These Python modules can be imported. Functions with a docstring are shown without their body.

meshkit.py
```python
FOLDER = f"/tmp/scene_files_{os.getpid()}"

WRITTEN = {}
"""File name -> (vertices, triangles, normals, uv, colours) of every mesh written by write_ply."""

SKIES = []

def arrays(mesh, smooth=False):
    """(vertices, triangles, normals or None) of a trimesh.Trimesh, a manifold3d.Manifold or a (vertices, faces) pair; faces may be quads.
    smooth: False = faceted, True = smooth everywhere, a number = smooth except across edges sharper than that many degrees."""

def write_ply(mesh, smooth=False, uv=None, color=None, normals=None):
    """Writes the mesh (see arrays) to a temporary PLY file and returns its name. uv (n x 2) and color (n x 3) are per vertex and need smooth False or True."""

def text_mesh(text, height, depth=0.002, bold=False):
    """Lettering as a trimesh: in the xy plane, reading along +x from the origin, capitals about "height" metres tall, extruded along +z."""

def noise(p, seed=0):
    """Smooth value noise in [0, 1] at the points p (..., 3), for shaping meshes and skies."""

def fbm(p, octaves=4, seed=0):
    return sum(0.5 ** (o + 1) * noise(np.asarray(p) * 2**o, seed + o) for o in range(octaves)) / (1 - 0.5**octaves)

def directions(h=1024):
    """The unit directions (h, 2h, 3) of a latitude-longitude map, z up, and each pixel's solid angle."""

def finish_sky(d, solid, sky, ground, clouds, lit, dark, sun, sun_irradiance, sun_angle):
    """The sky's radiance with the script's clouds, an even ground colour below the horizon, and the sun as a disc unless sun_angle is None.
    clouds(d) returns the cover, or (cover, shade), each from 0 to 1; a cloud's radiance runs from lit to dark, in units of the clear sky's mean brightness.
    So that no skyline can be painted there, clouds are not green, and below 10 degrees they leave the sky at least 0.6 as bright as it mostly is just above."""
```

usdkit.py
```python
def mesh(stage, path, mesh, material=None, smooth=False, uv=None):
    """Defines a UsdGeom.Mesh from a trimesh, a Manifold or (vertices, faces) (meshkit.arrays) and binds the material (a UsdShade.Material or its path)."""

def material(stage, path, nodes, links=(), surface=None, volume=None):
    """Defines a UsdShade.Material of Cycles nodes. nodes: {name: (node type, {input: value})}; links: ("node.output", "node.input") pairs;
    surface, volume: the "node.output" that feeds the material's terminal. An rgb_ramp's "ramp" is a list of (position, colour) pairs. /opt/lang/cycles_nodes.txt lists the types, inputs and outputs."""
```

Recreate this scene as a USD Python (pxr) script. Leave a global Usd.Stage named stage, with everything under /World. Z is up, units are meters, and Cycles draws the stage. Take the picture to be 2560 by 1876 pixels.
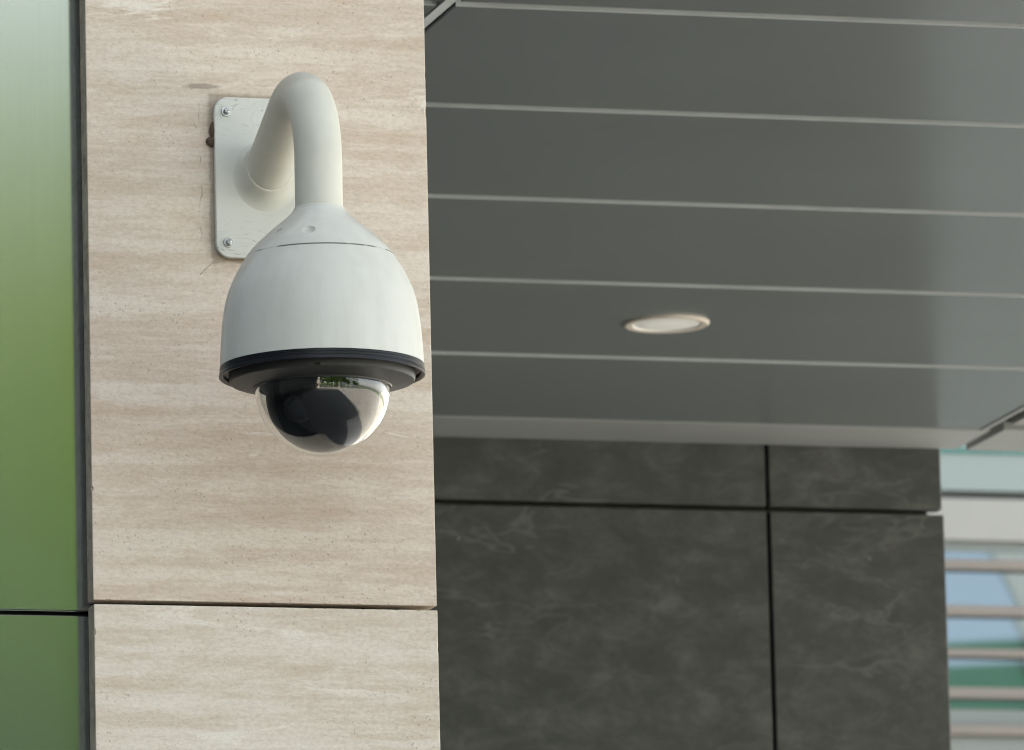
import math, random
import numpy as np, trimesh, manifold3d as m3, usdkit, meshkit
from pxr import Usd, UsdGeom, UsdLux, UsdShade, Gf, Sdf
from shapely.geometry import box as sbox

stage = Usd.Stage.CreateInMemory()
UsdGeom.SetStageUpAxis(stage, 'Z'); UsdGeom.SetStageMetersPerUnit(stage, 1.0)
world = UsdGeom.Xform.Define(stage, '/World'); stage.SetDefaultPrim(world.GetPrim())
UsdGeom.Scope.Define(stage, '/World/Looks')

# ------------------------------------------------------------------ camera, sky, sun, exposure
EYE = 1.6
PITCH, ROLL, YAW = math.radians(10.36), math.radians(-1.337), math.radians(15.56)
cam = UsdGeom.Camera.Define(stage, '/World/camera')
cam.CreateHorizontalApertureAttr(36.0); cam.CreateVerticalApertureAttr(36.0 * 750 / 1024)
cam.CreateFocalLengthAttr(288.0); cam.CreateFStopAttr(22.0); cam.CreateFocusDistanceAttr(9.0)
cam.CreateClippingRangeAttr(Gf.Vec2f(0.1, 5000)); cam.CreateExposureAttr(2.08)
fw = np.array([math.sin(YAW) * math.cos(PITCH), math.cos(YAW) * math.cos(PITCH), math.sin(PITCH)])
r0 = np.array([math.cos(YAW), -math.sin(YAW), 0]); u0 = np.cross(r0, fw)
rt = math.cos(ROLL) * r0 + math.sin(ROLL) * u0; up = np.cross(rt, fw)
cam.AddTransformOp().Set(Gf.Matrix4d(*rt, 0, *up, 0, *(-fw), 0, 0, 0, EYE, 1))

SUN_EL, SUN_AZ = math.radians(34), math.radians(3)          # azimuth from +y towards +x
sd = np.array([math.sin(SUN_AZ) * math.cos(SUN_EL), math.cos(SUN_AZ) * math.cos(SUN_EL), math.sin(SUN_EL)])
sky = UsdLux.DomeLight.Define(stage, '/World/sky')
sky.GetPrim().SetCustomDataByKey('kind', 'structure')
skym = usdkit.material(stage, '/World/Looks/sky_air', {
    'sky': ('sky_texture', {'sky_type': 'single_scattering', 'sun_disc': False, 'sun_elevation': SUN_EL, 'sun_rotation': SUN_AZ, 'air_density': 1.0, 'aerosol_density': 1.4, 'ozone_density': 1.0}),
    'tc': ('texture_coordinate', {}),
    'map': ('mapping', {'scale': (1.0, 1.0, 2.4)}),
    'n': ('noise_texture', {'scale': 2.6, 'detail': 6, 'roughness': 0.55, 'distortion': 0.3}),
    'r': ('rgb_ramp', {'ramp': [(0.34, (0.45, 0.45, 0.45)), (0.62, (0.95, 0.95, 0.95))]}),
    'bw': ('rgb_to_bw', {}), 'cov': ('rgb_to_bw', {}),
    'gain': ('math', {'math_type': 'multiply', 'value2': 1.35}), 'gainb': ('math', {'math_type': 'multiply', 'value2': 1.28}),
    'cl': ('combine_color', {'color_type': 'rgb'}),
    'mx': ('mix_color', {}),
    'bg': ('background_shader', {'strength': 0.12}),
}, [('tc.generated', 'map.vector'), ('map.vector', 'n.vector'), ('n.fac', 'r.fac'), ('sky.color', 'bw.color'), ('bw.val', 'gain.value1'),
    ('gain.value', 'cl.r'), ('gain.value', 'cl.g'), ('gainb.value', 'cl.b'), ('bw.val', 'gainb.value1'), ('r.color', 'cov.color'), ('cov.val', 'mx.fac'), ('sky.color', 'mx.a'), ('cl.color', 'mx.b'), ('mx.result', 'bg.color')], surface='bg.background')
UsdShade.MaterialBindingAPI.Apply(sky.GetPrim()).Bind(skym)
sun = UsdLux.DistantLight.Define(stage, '/World/sun')
sun.CreateIntensityAttr(1.1); sun.CreateAngleAttr(0.53); sun.CreateNormalizeAttr(True); sun.CreateColorAttr(Gf.Vec3f(1.0, 0.94, 0.86))
zc = sd; xc = np.cross([0, 0, 1.0], zc); xc /= np.linalg.norm(xc); yc = np.cross(zc, xc)
sun.AddTransformOp().Set(Gf.Matrix4d(*xc, 0, *yc, 0, *zc, 0, 0, 0, 50, 1))

# ------------------------------------------------------------------ helpers
used = {}
def numbered(parent, name):
    k = used.get((parent, name), -1) + 1; used[(parent, name)] = k
    return f'{parent}/{name}' + (f'_{k:03d}' if k else '')
def tag(p, label=None, cat=None, group=None, kind=None):
    for k, v in (('label', label), ('category', cat), ('group', group), ('kind', kind)):
        if v: p.SetCustomDataByKey(k, v)
    return p
def thing(name, label, cat, loc=(0, 0, 0), rotz=0.0, group=None):
    x = UsdGeom.Xform.Define(stage, numbered('/World', name))
    x.AddTranslateOp().Set(Gf.Vec3d(*map(float, loc)))
    if rotz: x.AddRotateZOp().Set(math.degrees(rotz))
    return tag(x.GetPrim(), label, cat, group)
def shift(mesh, loc):
    v, f, _ = meshkit.arrays(mesh)
    return trimesh.Trimesh(np.asarray(v) - np.asarray(loc, float), f, process=False)
def part(name, mesh, mat, parent=None, smooth=False, label=None, world_loc=None):
    """One Mesh prim; world_loc: the mesh is given in world coordinates under a thing standing there."""
    if world_loc is not None: mesh = shift(mesh, world_loc)
    m = usdkit.mesh(stage, numbered(str(parent.GetPath()) if parent else '/World', name), mesh, mat, smooth=smooth)
    return tag(m.GetPrim(), label)
def bx(lo, hi, ch=0.0):
    lo, hi = np.array(lo, float), np.array(hi, float)
    if ch <= 0:
        m = trimesh.creation.box(hi - lo); m.apply_translation((lo + hi) / 2); return m
    pts = []
    for sx in (0, 1):
        for sy in (0, 1):
            for sz in (0, 1):
                c = np.where([sx, sy, sz], hi, lo); s = np.where([sx, sy, sz], -1, 1) * ch
                for a in range(3):
                    o = s.copy(); o[a] = 0; pts.append(c + o)
    return trimesh.convex.convex_hull(np.array(pts))
def cat(ms):
    return trimesh.util.concatenate([trimesh.Trimesh(*meshkit.arrays(m)[:2], process=False) for m in ms])
def lathe(profile, n=128):
    """Revolves (radius, z) points about z; an open profile is an open surface."""
    p = np.array(profile, float); a = np.arange(n) * 2 * math.pi / n
    v = np.stack([p[:, None, 0] * np.cos(a), p[:, None, 0] * np.sin(a), np.repeat(p[:, 1:2], n, 1)], -1).reshape(-1, 3)
    i, j = np.meshgrid(np.arange(len(p) - 1), np.arange(n), indexing='ij')
    q = np.stack([i * n + j, i * n + (j + 1) % n, (i + 1) * n + (j + 1) % n, (i + 1) * n + j], -1).reshape(-1, 4)
    f = np.vstack([q[:, [0, 1, 2]], q[:, [0, 2, 3]]])
    m = trimesh.Trimesh(v, f, process=False); m.merge_vertices()
    m.update_faces(m.nondegenerate_faces()); m.remove_unreferenced_vertices()
    return m
def lathe_solid(profile, n=128):
    m = lathe(list(profile) + [profile[0]], n)
    trimesh.repair.fix_normals(m)
    return m
def tube(path, r, n=48):
    p = np.array(path, float); t = np.gradient(p, axis=0); t /= np.linalg.norm(t, axis=1)[:, None]
    ref = np.array([1.0, 0, 0]); a = np.arange(n) * 2 * math.pi / n; vs = []
    for k in range(len(p)):
        e1 = ref - t[k] * (ref @ t[k]); e1 /= np.linalg.norm(e1); e2 = np.cross(t[k], e1)
        vs.append(p[k] + r * (np.cos(a)[:, None] * e1 + np.sin(a)[:, None] * e2))
    v = np.vstack(vs); i, j = np.meshgrid(np.arange(len(p) - 1), np.arange(n), indexing='ij')
    q = np.stack([i * n + j, i * n + (j + 1) % n, (i + 1) * n + (j + 1) % n, (i + 1) * n + j], -1).reshape(-1, 4)
    return trimesh.Trimesh(v, np.vstack([q[:, [0, 1, 2]], q[:, [0, 2, 3]]]), process=False)
def mani(m):
    v, f, _ = meshkit.arrays(m)
    t = trimesh.Trimesh(v, f); t.merge_vertices(); trimesh.repair.fix_normals(t)
    return m3.Manifold(m3.Mesh(np.asarray(t.vertices, np.float32), np.asarray(t.faces, np.uint32)))
def to_tri(man):
    m = man.to_mesh(); return trimesh.Trimesh(m.vert_properties[:, :3], m.tri_verts, process=True)

# ------------------------------------------------------------------ materials
def mat(name, nodes, links, surface='p.BSDF'):
    return usdkit.material(stage, '/World/Looks/' + name, nodes, links, surface=surface)
def plain(name, color, rough=0.5, vary=0.12, scale=6.0, bump=0.0, bump_scale=300.0, **kw):
    c0 = tuple(c * (1 - vary) for c in color); c1 = tuple(min(1, c * (1 + vary)) for c in color)
    nodes = {'g': ('geometry', {}), 'n': ('noise_texture', {'scale': scale, 'detail': 5, 'roughness': 0.6}),
             'r': ('rgb_ramp', {'ramp': [(0.3, c0), (0.7, c1)]}), 'p': ('principled_bsdf', {'roughness': rough, **kw})}
    links = [('g.position', 'n.vector'), ('n.fac', 'r.fac'), ('r.color', 'p.base_color')]
    if bump:
        nodes['bn'] = ('noise_texture', {'scale': bump_scale, 'detail': 3}); nodes['b'] = ('bump', {'strength': bump, 'distance': 0.001})
        links += [('g.position', 'bn.vector'), ('bn.fac', 'b.height'), ('b.normal', 'p.normal')]
    return mat(name, nodes, links)

def travertine(name, loc, cream, tan, bias, white_from, stained=False):
    nodes = {
        'g': ('geometry', {}),
        # beds, long and level
        'm1': ('mapping', {'location': loc, 'scale': (2.2, 2.2, 34.0)}),
        'n1': ('noise_texture', {'scale': 1.0, 'detail': 6, 'roughness': 0.62, 'distortion': 0.08}),
        # clotted patches inside the beds
        'm2': ('mapping', {'location': (loc[1], loc[2], loc[0]), 'scale': (22.0, 22.0, 105.0)}),
        'n2': ('noise_texture', {'scale': 1.0, 'detail': 8, 'roughness': 0.76, 'distortion': 0.3}),
        'sum': ('math', {'math_type': 'multiply_add', 'value2': 0.90, 'value3': 0.0}), 'sc2': ('math', {'math_type': 'multiply_add', 'value2': 0.62, 'value3': bias}),
        'r1': ('rgb_ramp', {'ramp': [(0.58, (0, 0, 0)), (0.70, (0.22, 0.22, 0.22)), (0.755, (0.47, 0.47, 0.47)), (0.82, (0.66, 0.66, 0.66)), (0.95, (1, 1, 1))]}), 'bw1': ('rgb_to_bw', {}),
        'base': ('mix_color', {'a': cream, 'b': tan}),
        # pale crystalline seams
        'm3': ('mapping', {'location': (loc[2], loc[0], loc[1]), 'scale': (6.0, 6.0, 30.0)}),
        'n3': ('noise_texture', {'scale': 1.0, 'detail': 10, 'roughness': 0.66, 'distortion': 0.7}),
        'r3': ('rgb_ramp', {'ramp': [(white_from, (0, 0, 0)), (white_from + 0.05, (0.8, 0.8, 0.8))]}), 'bw3': ('rgb_to_bw', {}),
        'white': ('mix_color', {'b': (0.78, 0.725, 0.64)}),
        # fine grain
        'm4': ('mapping', {'scale': (150.0, 150.0, 260.0)}),
        'n4': ('noise_texture', {'scale': 1.0, 'detail': 4, 'roughness': 0.75}),
        'r4': ('rgb_ramp', {'ramp': [(0.30, (0.86, 0.85, 0.83)), (0.5, (1.0, 1.0, 1.0)), (0.72, (1.10, 1.10, 1.10))]}),
        'mul4': ('mix_color', {'blend_type': 'multiply', 'fac': 1.0, 'use_clamp': False}),
        # little pits, denser in some beds
        'pn': ('noise_texture', {'scale': 420.0, 'detail': 2}), 'pw': ('vector_math', {'math_type': 'multiply_add', 'vector2': (0.0022, 0.0022, 0.0022), 'vector3': (0, 0, 0)}),
        'm5': ('mapping', {'scale': (300.0, 300.0, 240.0)}),
        'v5': ('voronoi_texture', {'scale': 1.0, 'randomness': 1.0}), 'w5': ('white_noise_texture', {'dimensions': '3D'}),
        'bed': ('noise_texture', {'scale': 1.3, 'detail': 3}),
        'thr': ('map_range', {'from_min': 0.40, 'from_max': 0.62, 'to_min': 0.06, 'to_max': 0.36, 'clamp': True}),
        'pick': ('math', {'math_type': 'less_than', 'value2': 0.11}), 'pit': ('math', {'math_type': 'less_than'}), 'pitm': ('math', {'math_type': 'multiply'}), 'pitf': ('math', {'math_type': 'multiply', 'value2': 0.36}),
        'pits': ('mix_color', {'b': (0.22, 0.165, 0.115)}),
        'm6': ('mapping', {'location': (3.3, 1.1, 0.7), 'scale': (85.0, 85.0, 75.0)}), 'v6': ('voronoi_texture', {'scale': 1.0}), 'w6': ('white_noise_texture', {'dimensions': '3D'}),
        'pick6': ('math', {'math_type': 'less_than', 'value2': 0.035}), 'pit6': ('math', {'math_type': 'less_than', 'value2': 0.12}), 'f6': ('math', {'math_type': 'multiply'}), 'fm': ('math', {'math_type': 'maximum'}),
        'bump': ('bump', {'strength': 0.35, 'distance': 0.0012}), 'hh': ('math', {'math_type': 'multiply_add', 'value2': -1.0}),
        'p': ('principled_bsdf', {'roughness': 0.55, 'specular_ior_level': 0.35}),
    }
    links = [('g.position', 'm1.vector'), ('m1.vector', 'n1.vector'), ('g.position', 'm2.vector'), ('m2.vector', 'n2.vector'), ('n2.fac', 'sc2.value1'), ('n1.fac', 'sum.value1'), ('sc2.value', 'sum.value3'),
             ('sum.value', 'r1.fac'), ('r1.color', 'bw1.color'), ('bw1.val', 'base.fac'),
             ('g.position', 'm3.vector'), ('m3.vector', 'n3.vector'), ('n3.fac', 'r3.fac'), ('r3.color', 'bw3.color'), ('bw3.val', 'white.fac'), ('base.result', 'white.a'),
             ('g.position', 'm4.vector'), ('m4.vector', 'n4.vector'), ('n4.fac', 'r4.fac'), ('white.result', 'mul4.a'), ('r4.color', 'mul4.b'),
             ('g.position', 'pn.vector'), ('pn.color', 'pw.vector1'), ('g.position', 'pw.vector3'), ('pw.vector', 'm5.vector'), ('m5.vector', 'v5.vector'), ('v5.position', 'w5.vector'), ('w5.value', 'pick.value1'),
             ('m3.vector', 'bed.vector'), ('bed.fac', 'thr.value'), ('v5.distance', 'pit.value1'), ('thr.result', 'pit.value2'), ('pit.value', 'pitm.value1'), ('pick.value', 'pitm.value2'),
             ('pw.vector', 'm6.vector'), ('m6.vector', 'v6.vector'), ('v6.position', 'w6.vector'), ('w6.value', 'pick6.value1'), ('v6.distance', 'pit6.value1'), ('pick6.value', 'f6.value1'), ('pit6.value', 'f6.value2'),
             ('pitm.value', 'fm.value1'), ('f6.value', 'fm.value2'), ('fm.value', 'pitf.value1'), ('pitf.value', 'pits.fac'), ('mul4.result', 'pits.a'),
             ('pitm.value', 'hh.value1'), ('n4.fac', 'hh.value3'), ('hh.value', 'bump.height'), ('bump.normal', 'p.normal')]
    if stained:                                     # grime, old sealant marks and a dark rim round the camera's plate
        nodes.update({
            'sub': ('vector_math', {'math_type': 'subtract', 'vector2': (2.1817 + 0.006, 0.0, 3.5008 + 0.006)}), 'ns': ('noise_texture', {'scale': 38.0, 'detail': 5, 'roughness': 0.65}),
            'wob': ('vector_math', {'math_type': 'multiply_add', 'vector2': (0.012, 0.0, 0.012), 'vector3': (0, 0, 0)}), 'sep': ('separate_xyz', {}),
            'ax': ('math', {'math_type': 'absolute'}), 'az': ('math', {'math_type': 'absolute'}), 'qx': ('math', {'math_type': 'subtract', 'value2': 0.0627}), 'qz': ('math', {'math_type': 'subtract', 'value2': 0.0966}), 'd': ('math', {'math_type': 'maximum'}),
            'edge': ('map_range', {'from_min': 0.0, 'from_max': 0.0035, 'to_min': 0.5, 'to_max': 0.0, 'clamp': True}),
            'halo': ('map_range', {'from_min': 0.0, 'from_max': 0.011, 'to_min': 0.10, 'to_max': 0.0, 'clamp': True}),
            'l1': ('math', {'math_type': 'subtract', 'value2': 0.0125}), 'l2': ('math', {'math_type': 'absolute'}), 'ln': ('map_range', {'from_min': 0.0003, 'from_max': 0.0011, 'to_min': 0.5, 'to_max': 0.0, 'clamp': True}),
            'br': ('noise_texture', {'scale': 30.0, 'detail': 3}), 'brr': ('map_range', {'from_min': 0.48, 'from_max': 0.60, 'to_min': 0.0, 'to_max': 1.0, 'clamp': True}), 'lnm': ('math', {'math_type': 'multiply'}),
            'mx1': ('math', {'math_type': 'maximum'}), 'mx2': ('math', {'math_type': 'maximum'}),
            'smm': ('mapping', {'location': (0.0775, 0.0, -0.552), 'scale': (1.0, 0.0, 5.5)}), 'sml': ('vector_math', {'math_type': 'length'}), 'sma': ('math', {'math_type': 'multiply_add', 'value2': 0.034}),
            'smr': ('map_range', {'from_min': 0.030, 'from_max': 0.040, 'to_min': 0.55, 'to_max': 0.0, 'clamp': True}), 'mx3': ('math', {'math_type': 'maximum'}),
            'stain': ('mix_color', {'b': (0.17, 0.12, 0.075)}),
            'cm': ('mapping', {'mapping_type': 'point', 'location': (0.0, 0.0, 0.0), 'rotation': (0.0, 0.75, 0.0)}), 'csep': ('separate_xyz', {}), 'co': ('vector_math', {'math_type': 'add', 'vector2': (0.0715, 0.0, 0.1075)}),
            'cw': ('math', {'math_type': 'multiply_add', 'value2': 0.006}), 'cws': ('math', {'math_type': 'add', 'value2': -0.003}), 'ca': ('math', {'math_type': 'absolute'}), 'cl': ('map_range', {'from_min': 0.0002, 'from_max': 0.0009, 'to_min': 0.6, 'to_max': 0.0, 'clamp': True}),
            'cx': ('math', {'math_type': 'absolute'}), 'cxl': ('math', {'math_type': 'less_than', 'value2': 0.016}), 'cmul': ('math', {'math_type': 'multiply'}), 'mx4': ('math', {'math_type': 'maximum'})})
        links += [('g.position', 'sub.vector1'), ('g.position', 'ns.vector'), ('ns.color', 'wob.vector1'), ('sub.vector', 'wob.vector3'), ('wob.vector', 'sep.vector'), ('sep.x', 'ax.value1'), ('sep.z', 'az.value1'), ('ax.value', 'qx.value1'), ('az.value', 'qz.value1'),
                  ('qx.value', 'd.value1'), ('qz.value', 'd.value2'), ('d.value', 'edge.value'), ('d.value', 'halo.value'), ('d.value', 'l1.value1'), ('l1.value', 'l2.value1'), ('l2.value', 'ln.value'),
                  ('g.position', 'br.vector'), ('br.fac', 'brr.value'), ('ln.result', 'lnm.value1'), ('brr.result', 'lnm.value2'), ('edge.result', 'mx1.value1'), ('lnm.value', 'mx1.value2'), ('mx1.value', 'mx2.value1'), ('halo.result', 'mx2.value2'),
                  ('sub.vector', 'smm.vector'), ('smm.vector', 'sml.vector1'), ('sml.value', 'sma.value3'), ('ns.fac', 'sma.value1'), ('sma.value', 'smr.value'), ('mx2.value', 'mx3.value1'), ('smr.result', 'mx3.value2'),
                  ('sub.vector', 'co.vector1'), ('co.vector', 'cm.vector'), ('cm.vector', 'csep.vector'), ('br.fac', 'cw.value1'), ('csep.z', 'cw.value3'), ('cw.value', 'cws.value1'), ('cws.value', 'ca.value1'), ('ca.value', 'cl.value'),
                  ('csep.x', 'cx.value1'), ('cx.value', 'cxl.value1'), ('cl.result', 'cmul.value1'), ('cxl.value', 'cmul.value2'), ('mx3.value', 'mx4.value1'), ('cmul.value', 'mx4.value2'), ('mx4.value', 'stain.fac'), ('pits.result', 'stain.a'), ('stain.result', 'p.base_color')]
    else:
        links += [('pits.result', 'p.base_color')]
    return mat(name, nodes, links)

M = {}
M['travertine'] = travertine('travertine', (0.3, 5.1, 2.2), (0.72, 0.635, 0.545), (0.56, 0.44, 0.335), 0.0, 0.64)
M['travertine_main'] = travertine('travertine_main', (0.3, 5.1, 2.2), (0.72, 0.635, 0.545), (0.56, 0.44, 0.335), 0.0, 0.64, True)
M['travertine_pale'] = travertine('travertine_pale', (7.9, 1.4, 9.7), (0.72, 0.655, 0.57), (0.565, 0.46, 0.355), -0.03, 0.60)
M['left_edge'] = plain('left_edge', (0.40, 0.355, 0.27), 0.9, 0.35, 60.0, 0.5, 200.0)  # left slab edges, in a darker tone than the face
M['backing'] = plain('backing', (0.035, 0.033, 0.03), 0.9)
M['paint'] = plain('ivory_paint', (0.66, 0.69, 0.65), 0.48, 0.03, 14.0, 0.03, 700.0)
M['arm_paint'] = plain('cream_paint', (0.615, 0.61, 0.535), 0.50, 0.05, 22.0, 0.03, 700.0)
M['sealant'] = plain('sealant', (0.075, 0.077, 0.072), 0.8)
M['rubber'] = plain('black_rubber', (0.008, 0.009, 0.012), 0.34, 0.2, 40.0, specular_ior_level=0.3)
M['plastic'] = plain('black_plastic', (0.034, 0.035, 0.034), 0.5, 0.15, 40.0, 0.1, 1500.0)
M['shroud'] = plain('matt_black', (0.006, 0.007, 0.009), 0.5, 0.1, 40.0, specular_ior_level=0.15)
M['barrel'] = plain('barrel_black', (0.03, 0.03, 0.032), 0.25, 0.1, 40.0)
M['zinc'] = plain('zinc_screw', (0.55, 0.56, 0.57), 0.28, 0.1, 200.0, metallic=1.0)
M['mud'] = plain('dry_mud', (0.095, 0.07, 0.045), 0.95, 0.4, 160.0, 0.6, 300.0)
M['gasket'] = plain('dark_gasket', (0.05, 0.042, 0.034), 0.9, 0.3, 90.0)
M['dome'] = mat('clear_dome', {'p': ('principled_bsdf', {'base_color': (0.97, 0.98, 0.97), 'transmission_weight': 1.0, 'roughness': 0.0, 'ior': 1.59})}, [])
M['lens'] = mat('lens_glass', {'p': ('principled_bsdf', {'base_color': (0.01, 0.012, 0.02), 'roughness': 0.03, 'coat_weight': 1.0, 'coat_roughness': 0.02})}, [])
M['soffit'] = plain('soffit_metal', (0.168, 0.196, 0.202), 0.22, 0.06, 1.2, 0.02, 900.0, specular_ior_level=0.5)
M['soffit_edge'] = plain('soffit_edge', (0.62, 0.68, 0.70), 0.45, 0.1, 8.0)
M['fascia'] = plain('fascia_grey', (0.31, 0.335, 0.335), 0.5, 0.08, 3.0)
M['white_metal'] = plain('white_metal', (0.30, 0.305, 0.297), 0.5, 0.04, 2.0)
M['trim_ring'] = plain('light_trim', (0.66, 0.61, 0.54), 0.45, 0.08, 30.0)
M['reflector'] = plain('faceted_reflector', (0.88, 0.89, 0.85), 0.3, 0.03, 30.0)
M['diffuser'] = mat('lamp_lens', {'g': ('geometry', {}), 'v': ('voronoi_texture', {'scale': 170.0, 'metric': 'chebychev', 'randomness': 0.0}), 'r': ('rgb_ramp', {'ramp': [(0.15, (0.9, 0.9, 0.84)), (0.6, (0.55, 0.56, 0.53))]}),
    'p': ('principled_bsdf', {'roughness': 0.25, 'emission_strength': 0.06})}, [('g.position', 'v.vector'), ('v.distance', 'r.fac'), ('r.color', 'p.base_color'), ('r.color', 'p.emission_color')])
def slate(name, loc):
    nodes = {'g': ('geometry', {}), 'm': ('mapping', {'location': loc, 'rotation': (0.0, 0.9, 0.0), 'scale': (12.0, 12.0, 20.0)}),
             'n': ('noise_texture', {'scale': 1.0, 'detail': 9, 'roughness': 0.74, 'distortion': 0.35}),
             'r': ('rgb_ramp', {'ramp': [(0.30, (0.053, 0.059, 0.057)), (0.46, (0.068, 0.075, 0.072)), (0.56, (0.088, 0.096, 0.092)), (0.70, (0.138, 0.147, 0.140))]}),
             'm2': ('mapping', {'location': loc, 'rotation': (0.0, -0.75, 0.0), 'scale': (2.6, 2.6, 8.0)}),
             'n2': ('noise_texture', {'scale': 1.0, 'detail': 4, 'roughness': 0.55, 'distortion': 0.35}),
             's2': ('math', {'math_type': 'subtract', 'value2': 0.53}), 'a2': ('math', {'math_type': 'absolute'}), 'v2': ('map_range', {'from_min': 0.0, 'from_max': 0.012, 'to_min': 0.6, 'to_max': 0.0, 'clamp': True}),
             'n3': ('noise_texture', {'scale': 2.6, 'detail': 3}), 'k3': ('map_range', {'from_min': 0.47, 'from_max': 0.60, 'to_min': 0.0, 'to_max': 1.0, 'clamp': True}), 'vm': ('math', {'math_type': 'multiply'}),
             'mx': ('mix_color', {'b': (0.165, 0.174, 0.166)}),
             'v5': ('voronoi_texture', {'scale': 8.0}), 'd5': ('math', {'math_type': 'less_than', 'value2': 0.022}), 'mx5': ('mix_color', {'b': (0.34, 0.35, 0.33)}),
             'nb': ('noise_texture', {'scale': 55.0, 'detail': 6, 'roughness': 0.7}), 'b': ('bump', {'strength': 0.4, 'distance': 0.003}),
             'p': ('principled_bsdf', {'roughness': 0.58, 'specular_ior_level': 0.4})}
    return mat(name, nodes, [('g.position', 'm.vector'), ('m.vector', 'n.vector'), ('n.fac', 'r.fac'), ('g.position', 'm2.vector'), ('m2.vector', 'n2.vector'), ('n2.fac', 's2.value1'), ('s2.value', 'a2.value1'), ('a2.value', 'v2.value'),
                             ('g.position', 'n3.vector'), ('n3.fac', 'k3.value'), ('v2.result', 'vm.value1'), ('k3.result', 'vm.value2'), ('vm.value', 'mx.fac'), ('r.color', 'mx.a'),
                             ('g.position', 'v5.vector'), ('v5.distance', 'd5.value1'), ('d5.value', 'mx5.fac'), ('mx.result', 'mx5.a'), ('mx5.result', 'p.base_color'),
                             ('g.position', 'nb.vector'), ('nb.fac', 'b.height'), ('b.normal', 'p.normal')])
M['slate'] = slate('dark_slate', (0, 0, 0)); M['slate_b'] = slate('dark_slate_b', (3.1, 8.2, 1.7))
M['steel'] = mat('satin_steel', {
    'g': ('geometry', {}), 'm': ('mapping', {'scale': (500.0, 500.0, 3.0)}), 'n': ('noise_texture', {'scale': 1.0, 'detail': 3}),
    'm2': ('mapping', {'scale': (0.7, 0.7, 1.6)}), 'n2': ('noise_texture', {'scale': 1.0, 'detail': 2}),
    'r': ('rgb_ramp', {'ramp': [(0.25, (0.37, 0.40, 0.395)), (0.75, (0.395, 0.425, 0.42))]}), 'b': ('bump', {'strength': 0.12, 'distance': 0.004}),
    'q1': ('glossy_bsdf', {'distribution': 'beckmann', 'roughness': 0.13}), 'q2': ('glossy_bsdf', {'distribution': 'ggx', 'roughness': 0.45}), 'p': ('mix_closure', {'fac': 0.08})},
    [('g.position', 'm.vector'), ('m.vector', 'n.vector'), ('n.fac', 'r.fac'), ('r.color', 'q1.color'), ('r.color', 'q2.color'), ('g.position', 'm2.vector'), ('m2.vector', 'n2.vector'), ('n2.fac', 'b.height'), ('b.normal', 'q1.normal'),
     ('q1.BSDF', 'p.closure1'), ('q2.BSDF', 'p.closure2')], surface='p.closure')
M['perforated'] = mat('perforated_sheet', {
    'g': ('geometry', {}), 'm': ('mapping', {'scale': (1.0, 1.0, 1.0), 'rotation': (0.0, 0.5, 0.0)}), 'w': ('wave_texture', {'wave_type': 'bands', 'bands_direction': 'z', 'scale': 14.0}),
    'r': ('rgb_ramp', {'ramp': [(0.2, (0.22, 0.275, 0.28)), (0.8, (0.26, 0.315, 0.32))]}), 'p': ('principled_bsdf', {'roughness': 0.5})},
    [('g.position', 'm.vector'), ('m.vector', 'w.vector'), ('w.fac', 'r.fac'), ('r.color', 'p.base_color')])
M['white_paint'] = plain('white_paint', (0.74, 0.74, 0.72), 0.5)
M['teal_glass'] = plain('teal_edge', (0.06, 0.19, 0.18), 0.3, 0.1)
M['pane'] = mat('mirror_pane', {'p': ('principled_bsdf', {'base_color': (0.095, 0.13, 0.165), 'metallic': 1.0, 'roughness': 0.012})}, [])
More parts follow.
